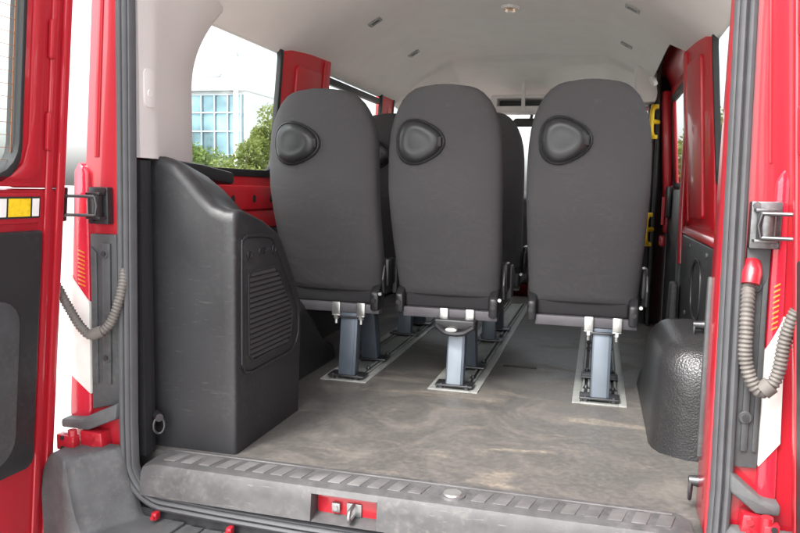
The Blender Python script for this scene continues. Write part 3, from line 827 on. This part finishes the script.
# ================================================================== seats
def hw_at(z):
    k = [(.375, .206), (.45, .209), (.60, .214), (.80, .219), (.90, .219), (.97, .216), (1.03, .210), (1.08, .198), (1.12, .182), (1.15, .165), (1.175, .142), (1.190, .120), (1.199, .090), (1.203, .045)]
    if z <= k[0][0]: return k[0][1]
    for (a, xa), (b, xb) in zip(k, k[1:]):
        if z <= b: t = (z-a)/(b-a); return xa+(xb-xa)*t
    return .03
def yback(z):      # rear face of the backrest: upright above, sloping forward to the cushion below a soft crease
    d = z-.775
    return -.062+.42*.5*(math.sqrt(d*d+.006)-d)+.05*max(0, z-1.10)
def thick(z):
    t = (z-.375)/.825
    return .125-.02*t-.045*smooth((t-.86)/.14)
def make_seat():
    root = empty('passenger_chair', (0, 0, FLOOR))
    zs = [.375, .385, .41, .45, .52, .60, .70, .80, .87, .93, .97, 1.0, 1.03, 1.055, 1.08, 1.10, 1.12, 1.135, 1.15, 1.163, 1.175, 1.184, 1.191, 1.197, 1.201, 1.203]
    secs = []
    for z in zs:
        w, y0, th = hw_at(z), yback(z), thick(z)
        row = []
        N = 44
        for i in range(N):
            a = 2*math.pi*i/N
            cx, sy = math.cos(a), math.sin(a)
            e = .34
            px = (abs(cx)**e)*(1 if cx > 0 else -1); py = (abs(sy)**.55)*(1 if sy > 0 else -1)
            bulge = .020*(1-abs(px)**2.6)
            row.append((w*px, y0+th/2+py*(th/2)-(bulge if sy < 0 else -.0), z))
        secs.append(row)
    # soften the bottom edge
    secs[0] = [(x*.985, y+(.008 if y < .10 else 0), z) for x, y, z in secs[0]]
    m = MB(); m.loft(secs); m.build('backrest', M['fabric'], root, dz=0, sharp=60)
    # handle pod, upper left of the back
    zc, xc = .988, -.090
    def pod(k, dy):
        out = []
        for i in range(40):
            a = 2*math.pi*i/40
            r = .0895*(1+.075*math.cos(3*a)+.02*math.cos(a)) * k
            x, z = xc+1.06*r*math.cos(a), zc+.97*r*math.sin(a)
            out.append((x, yb(x, z)-dy, z))
        return out
    def yb(x, z):
        px = min(1, abs(x)/hw_at(z)); return yback(z)-.020*(1-px**2.6)+.0
    m = MB(); m.loft([pod(1.0, -.01), pod(1.0, .004), pod(.975, .011), pod(.93, .013), pod(.90, .010)]); hb = m.build('handle_pod', M['pod'], root, dz=0, sharp=50)
    m = MB(); m.loft([pod(.895, .004), pod(.885, .014), pod(.82, .024), pod(.72, .0305), pod(.55, .034), pod(.50, .033), pod(.3, .0335), pod(.1, .034)]); m.build('pod_cover', M['pod'], hb, dz=0, sharp=60)
    for sx, wd in ((.072, .021), (-.074, .013)):
        m = MB(); x = xc+sx; m.prism([(x-wd*.2, zc), (x+wd*.35, zc+wd*.9), (x+wd, zc+wd*.9), (x+wd, zc-wd*.9), (x+wd*.35, zc-wd*.9)], 'y', yb(x, zc)-.030+(.004 if sx > 0 else .008), yb(x, zc), .003)
        m.build('pod_notch', M['rubber'], hb, dz=0)
    # cushion and the dark closing panel under the back
    m = MB(); m.box(-.215, .215, .12, .62, .345, .475, .045, 4); m.build('cushion', M['fabric_dark'], root, dz=0, sharp=60)
    m = MB(); m.box(-.172, .172, .100, .16, .322, .384, .012, 3); m.build('closing_panel', M['fabric_dark'], root, dz=0)
    for s in (-1, 1):
        m = MB(); m.prism([(.060, .30), (.058, .375), (.09, .40), (.14, .42), (.17, .30)], 'x', s*.172 if s > 0 else -.205, s*.207 if s > 0 else -.172, .010)
        hc = m.build('hinge_cover', M['plastic2'], root, dz=0)
        m = MB(); m.tube([(s*.19, .060, .345), (s*.19, .053, .345)], .010, 12); m.build('pivot_cap', M['plastic2'], hc, dz=0)
    m = MB(); m.tube([(.214, .075, .375), (.214, .058, .375)], .007, 10); m.build('bolt', M['zinc'], root, dz=0)
    m = MB(); m.box(-.175, .205, .078, .135, .285, .324, .004); m.box(-.19, .20, .50, .55, .30, .34, .004)
    m.box(-.185, -.155, .1352, .50, .30, .34, .004); m.box(.165, .195, .1352, .50, .30, .34, .004)
    m.build('seat_beam', M['beam'], root, dz=0)
    m = MB(); m.box(.214, .238, .10, .20, .40, .52, .012); m.prism([(.05, .38), (.03, .44), (.06, .50), (.075, .46), (.075, .38)], 'x', .226, .236, .004); m.build('recliner_lever', M['plastic2'], root, dz=0)
    m = MB(); m.box(.222, .242, .21, .28, .36, .50, .006); m.build('belt_buckle', M['recess'], root, dz=0)
    return root
def make_pedestal(root, dx, bright):
    """legs of the seat; dx = where the rail runs under this seat"""
    fm = M[bright]  # steel tone that carries the light falling on this leg
    def bar(x, y0, z0, y1, z1, hw, hd):
        t = bmesh.new(); v = []
        for (y, z) in ((y0, z0), (y1, z1)):
            v += [t.verts.new((x+a*hw, y+b*hd, z)) for a, b in ((-1, -1), (1, -1), (1, 1), (-1, 1))]
        for f in ((3,2,1,0),(4,5,6,7),(0,1,5,4),(1,2,6,5),(2,3,7,6),(3,0,4,7)): t.faces.new([v[i] for i in f])
        return t
    m = MB(); m.merge(bar(dx, .075, .014, .105, .275, .036, .026), .005); m.merge(bar(dx, .40, .014, .33, .275, .036, .032), .005)
    m.box(dx-.038, dx+.038, .08, .36, .255, .284, .004); m.build('pedestal', M['legm'], root, dz=0)
    m = MB(); m.merge(bar(dx-.002, .0475, .022, .0775, .262, .027, .0015), .001); m.build('leg_light_sheet', fm, root, dz=0)  # thin sheet on the rear face, its colour standing for light on the leg
    for ya, yb_ in ((.035, .115), (.355, .445)):
        m = MB(); m.box(dx-.075, dx+.075, ya, yb_, .0125, .022, .003); m.build('foot_plate', M['steel'], root, dz=0)
    for sx in (-.052, .052):
        m = MB(); m.box(dx+sx-.017, dx+sx+.017, .062, .0775, .276, .330, .003); m.box(dx+sx-.017, dx+sx+.017, .062, .10, .272, .2755, .002)
        m.tube([(dx+sx, .070, .2745), (dx+sx, .070, .258)], .011, 6); m.tube([(dx+sx, .070, .258), (dx+sx, .070, .238)], .006, 8); m.build('mounting_bracket', M['zinc'], root, dz=0)
    m = MB(); m.box(dx-.065, dx+.065, .064, .100, .2635, .2715, .002); m.build('mounting_plate', M['steel'], root, dz=0)
proto = make_seat()
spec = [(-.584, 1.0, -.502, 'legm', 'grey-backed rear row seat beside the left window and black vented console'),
        (-.088, 1.0, -.041, 'legm_lit', 'grey-backed middle seat of the rear row with a black webbing loop below'),
        (.443, 1.0,   .524, 'legm_half_lit', 'grey-backed rear row seat beside the yellow grab handles and right wheel arch'),
        (-.560, 1.93, -.502, 'legm', 'dark seat of the row ahead, peeking out between the left and middle rear seats'),
        (-.098, 1.93, -.041, 'legm', 'dark seat of the row ahead, its edge showing between the middle and right rear seats')]
seats = []
for i, (x, y, rx, br, lab) in enumerate(spec):
    o = proto if i == 0 else copy_tree(proto)
    o.location = (x, y, FLOOR); o.scale = ((1.045, 1.015, 1, 1.03, 1)[i], 1, (.980, .986, .993, .980, .986)[i]); tag(o, lab, 'seat', 'passenger seats on floor rails'); seats.append((o, rx-x, br))
for o, dx, br in seats: make_pedestal(o, dx, br)
# black webbing loop hanging at the middle seat's rear bracket
o, dx, _ = seats[1]
m = MB(); m.box(dx-.085, dx+.080, .030, .11, .246, .292, .010, 3); m.tube(spline([(dx-.07, .034, .262), (dx-.03, .016, .240), (dx+.03, .016, .240), (dx+.07, .034, .262)], 6), .012, 8); m.build('webbing_loop', M['plastic2'], o, dz=0)
m = MB(); m.prism([(dx+.024*math.cos(R(20*k))-.01, .253+.008*math.sin(R(20*k))) for k in range(18)], 'y', .002, .03, .002); m.build('loop_tag', M['zinc'], o, dz=0)

# ================================================================== outside
g = MB(); g.grid(lambda u, v: (u, v, 0), [-220, -60, -20, 0, 20, 60, 220], [-220, -60, -20, 0, 20, 60, 220]); tag(g.build('ground', M['concrete'], None, dz=0), kind='structure')

def tree(name, x, y, h, rad, base, n, leafm, label, cat, group, size=.11, seed=1):
    rnd = random.Random(seed)
    root = empty(name, (x, y, 0), label, cat, group)
    t = MB(); t.tube(spline([(0, 0, 0), (.05, .02, base*.6+.15), (-.03, .05, h*.55), (.02, 0, h*.85)], 5), [max(.012, .035*h*(1-i/16)) for i in range(16)], 8)
    for k in range(7):
        a = k*2.4; z = base*.5+h*(.25+.07*k)
        t.tube([(0, 0, z*.8), (math.cos(a)*rad*.4, math.sin(a)*rad*.4, z), (math.cos(a)*rad*.75, math.sin(a)*rad*.75, z+.2*rad)], [.018*h*.6, .012*h*.6, .006], 6)
    t.build('trunk', M['bark'], root, dz=0)
    clumps = []
    for k in range(26):
        while True:
            p = Vector((rnd.uniform(-1, 1), rnd.uniform(-1, 1), rnd.uniform(-1, 1)))
            if p.length < 1: break
        p = p.normalized()*p.length**.5
        clumps.append((Vector((p.x*rad*.8, p.y*rad*.8, base+(h-base)*(.5+.42*p.z))), rad*rnd.uniform(.22, .42)))
    v, f = [], []
    for i in range(n):
        c, r = clumps[rnd.randrange(len(clumps))]
        d = Vector((rnd.gauss(0, 1), rnd.gauss(0, 1), rnd.gauss(0, 1))).normalized()*r*rnd.uniform(.45, 1.05)
        p = c+d; u = Vector((rnd.gauss(0, 1), rnd.gauss(0, 1), rnd.gauss(0, .6))).normalized(); w = u.cross(Vector((rnd.gauss(0, 1), rnd.gauss(0, 1), rnd.gauss(0, 1)))).normalized()
        a = size*rnd.uniform(.6, 1.3); b_ = a*.5; k = len(v)
        v += [p-u*a, p+w*b_, p+u*a, p-w*b_]; f.append((k, k+1, k+2, k+3))
    m = MB(); m.add(v, f); m.build('crown', leafm, root, dz=0)
    return root
spots = [  # bushes and trees beyond the left windows
    ('bush', -7.35, 13.4, 2.45, 1.15, .2, 'leaf2', 'low yellow-green bush right of the white lamp post, outside the left window'),
    ('bush', -8.55, 13.0, 2.35, 1.1, .2, 'leaf', 'low green bush in front of the blue glass building, outside the left window'),
    ('bush', -6.15, 13.9, 2.30, 1.1, .2, 'leaf', 'low green bush partly behind the left rear seat'),
]
for i, (nm, x, y, h, r_, b_, lf, lab) in enumerate(spots):
    tree(nm, x, y, h, r_, b_, 11000, M[lf], lab, 'bush', 'bushes outside the left window', .048, 10+i)
for i, (x, y, h, r_, b_, lf, lab) in enumerate((
    (-8.5, 17.5, 3.75, 1.05, .8, 'leaf2', 'bright leafy tree behind the bushes, beside the left rear seat in the left window'),
    (-5.3, 15.5, 3.0, 1.3, .7, 'leaf', 'leafy tree glimpsed through the second left side window'),
    (2.55, 13.5, 3.0, 1.0, .4, 'leaf', 'green tree seen through the sliding door window on the right'),
    (3.7, 15.0, 3.2, 1.2, .5, 'leaf2', 'yellow-green tree further right behind the sliding door window'))):
    tree('leafy_tree', x, y, h, r_, b_, 12000, M[lf], lab, 'tree', 'leafy trees around the parked van', .058, 40+i)

lp = empty('lamp_post', (-11.1, 20.0, 0), 'tall white lamp post with two small lamp heads outside the left window', 'lamp post')
m = MB(); m.tube([(0, 0, 0), (0, 0, .25), (0, 0, .26), (0, 0, 5.6)], [.14, .14, .10, .075], 16); m.tube([(-.75, 0, 5.0), (0, 0, 4.9), (.1, 0, 4.95)], .03, 8); m.build('pole', M['post'], lp, dz=0)
m = MB(); m.prism([(-1.05, 4.95), (-.5, 4.95), (-.55, 5.07), (-1.0, 5.04)], 'y', -.12, .12, .03); m.build('lamp_head', M['mullion'], lp, dz=0)
m = MB(); m.tube([(0, 0, 5.6), (0, 0, 5.72)], [.09, .06], 12); m.build('finial', M['mullion'], lp, dz=0)

bd = empty('office_building', (-30, 38, 0), 'low office building with a blue glass front outside the left window', 'building')
m = MB(); m.box(1.6, 10.0, 0, 12, 0, 7.0, .05); m.build('wall', M['facade'], bd, dz=0)
m = MB(); m.box(1.8, 9.8, -.12, -.01, .4, 6.8); m.build('glass_front', M['facade_glass'], bd, dz=0)
m = MB()
for i in range(10): m.box(1.8+.88*i, 1.86+.88*i, -.26, -.125, .4, 6.8)
for z in (.4, 1.8, 3.2, 4.6, 5.7, 6.75): m.box(1.8, 9.8, -.24, -.13, z, z+.07)
m.build('mullion', M['mullion'], bd, dz=0)
m = MB(); m.box(1.3, 10.3, -.5, 12.4, 7.02, 7.3, .05); m.build('roof', M['facade'], bd, dz=0)

# ================================================================== light, sky, camera
sc = bpy.context.scene
w = bpy.data.worlds.new('World'); sc.world = w; w.use_nodes = True
nt = w.node_tree; n = nt.nodes; l = nt.links
SUN_EL, SUN_AZ = 52, 205          # azimuth measured clockwise from +Y (into the van): sun behind the camera, a little to the left
sky = n.new('ShaderNodeTexSky'); sky.sky_type = 'NISHITA'; sky.sun_disc = False
sky.sun_elevation = R(SUN_EL); sky.sun_rotation = R(SUN_AZ); sky.dust_density = 4.0; sky.air_density = 1.0; sky.ozone_density = 1.0
hs = n.new('ShaderNodeHueSaturation'); hs.inputs['Saturation'].default_value = .22
l.new(sky.outputs[0], hs.inputs['Color']); l.new(hs.outputs[0], n['Background'].inputs['Color'])
n['Background'].inputs['Strength'].default_value = .15
sd_ = bpy.data.lights.new('sun', 'SUN'); sd_.energy = 1.15; sd_.angle = R(20); sd_.color = (1, .97, .93)
so = bpy.data.objects.new('sun', sd_); C.objects.link(so)
dirv = Vector((math.sin(R(SUN_AZ))*math.cos(R(SUN_EL)), math.cos(R(SUN_AZ))*math.cos(R(SUN_EL)), math.sin(R(SUN_EL))))
so.rotation_euler = dirv.to_track_quat('Z', 'Y').to_euler()

cam = bpy.data.cameras.new('camera'); co = bpy.data.objects.new('camera', cam); C.objects.link(co); sc.camera = co
cam.sensor_width = 36; cam.lens = 36*722/800; cam.clip_start = .02; cam.clip_end = 1000
yaw, pit, rol = R(15.243), R(6.184), R(1.123)
f_ = Vector((-math.sin(yaw)*math.cos(pit), math.cos(yaw)*math.cos(pit), -math.sin(pit)))
r0 = Vector((math.cos(yaw), math.sin(yaw), 0)); u0 = r0.cross(f_)
r_ = r0*math.cos(rol)+u0*math.sin(rol); u_ = -r0*math.sin(rol)+u0*math.cos(rol)
mw = Matrix((r_, u_, -f_)).transposed().to_4x4(); mw.translation = (.487, -1.745, .80+FLOOR)
co.matrix_world = mw
cam.dof.use_dof = False

vs_ = sc.view_settings; vs_.view_transform = 'Standard'; vs_.look = 'None'; vs_.exposure = 2.12; vs_.gamma = 1; vs_.use_curve_mapping = False
sc.cycles.max_bounces = 10; sc.cycles.diffuse_bounces = 6; sc.cycles.glossy_bounces = 4; sc.cycles.transparent_max_bounces = 16
sc.cycles.use_denoising = True
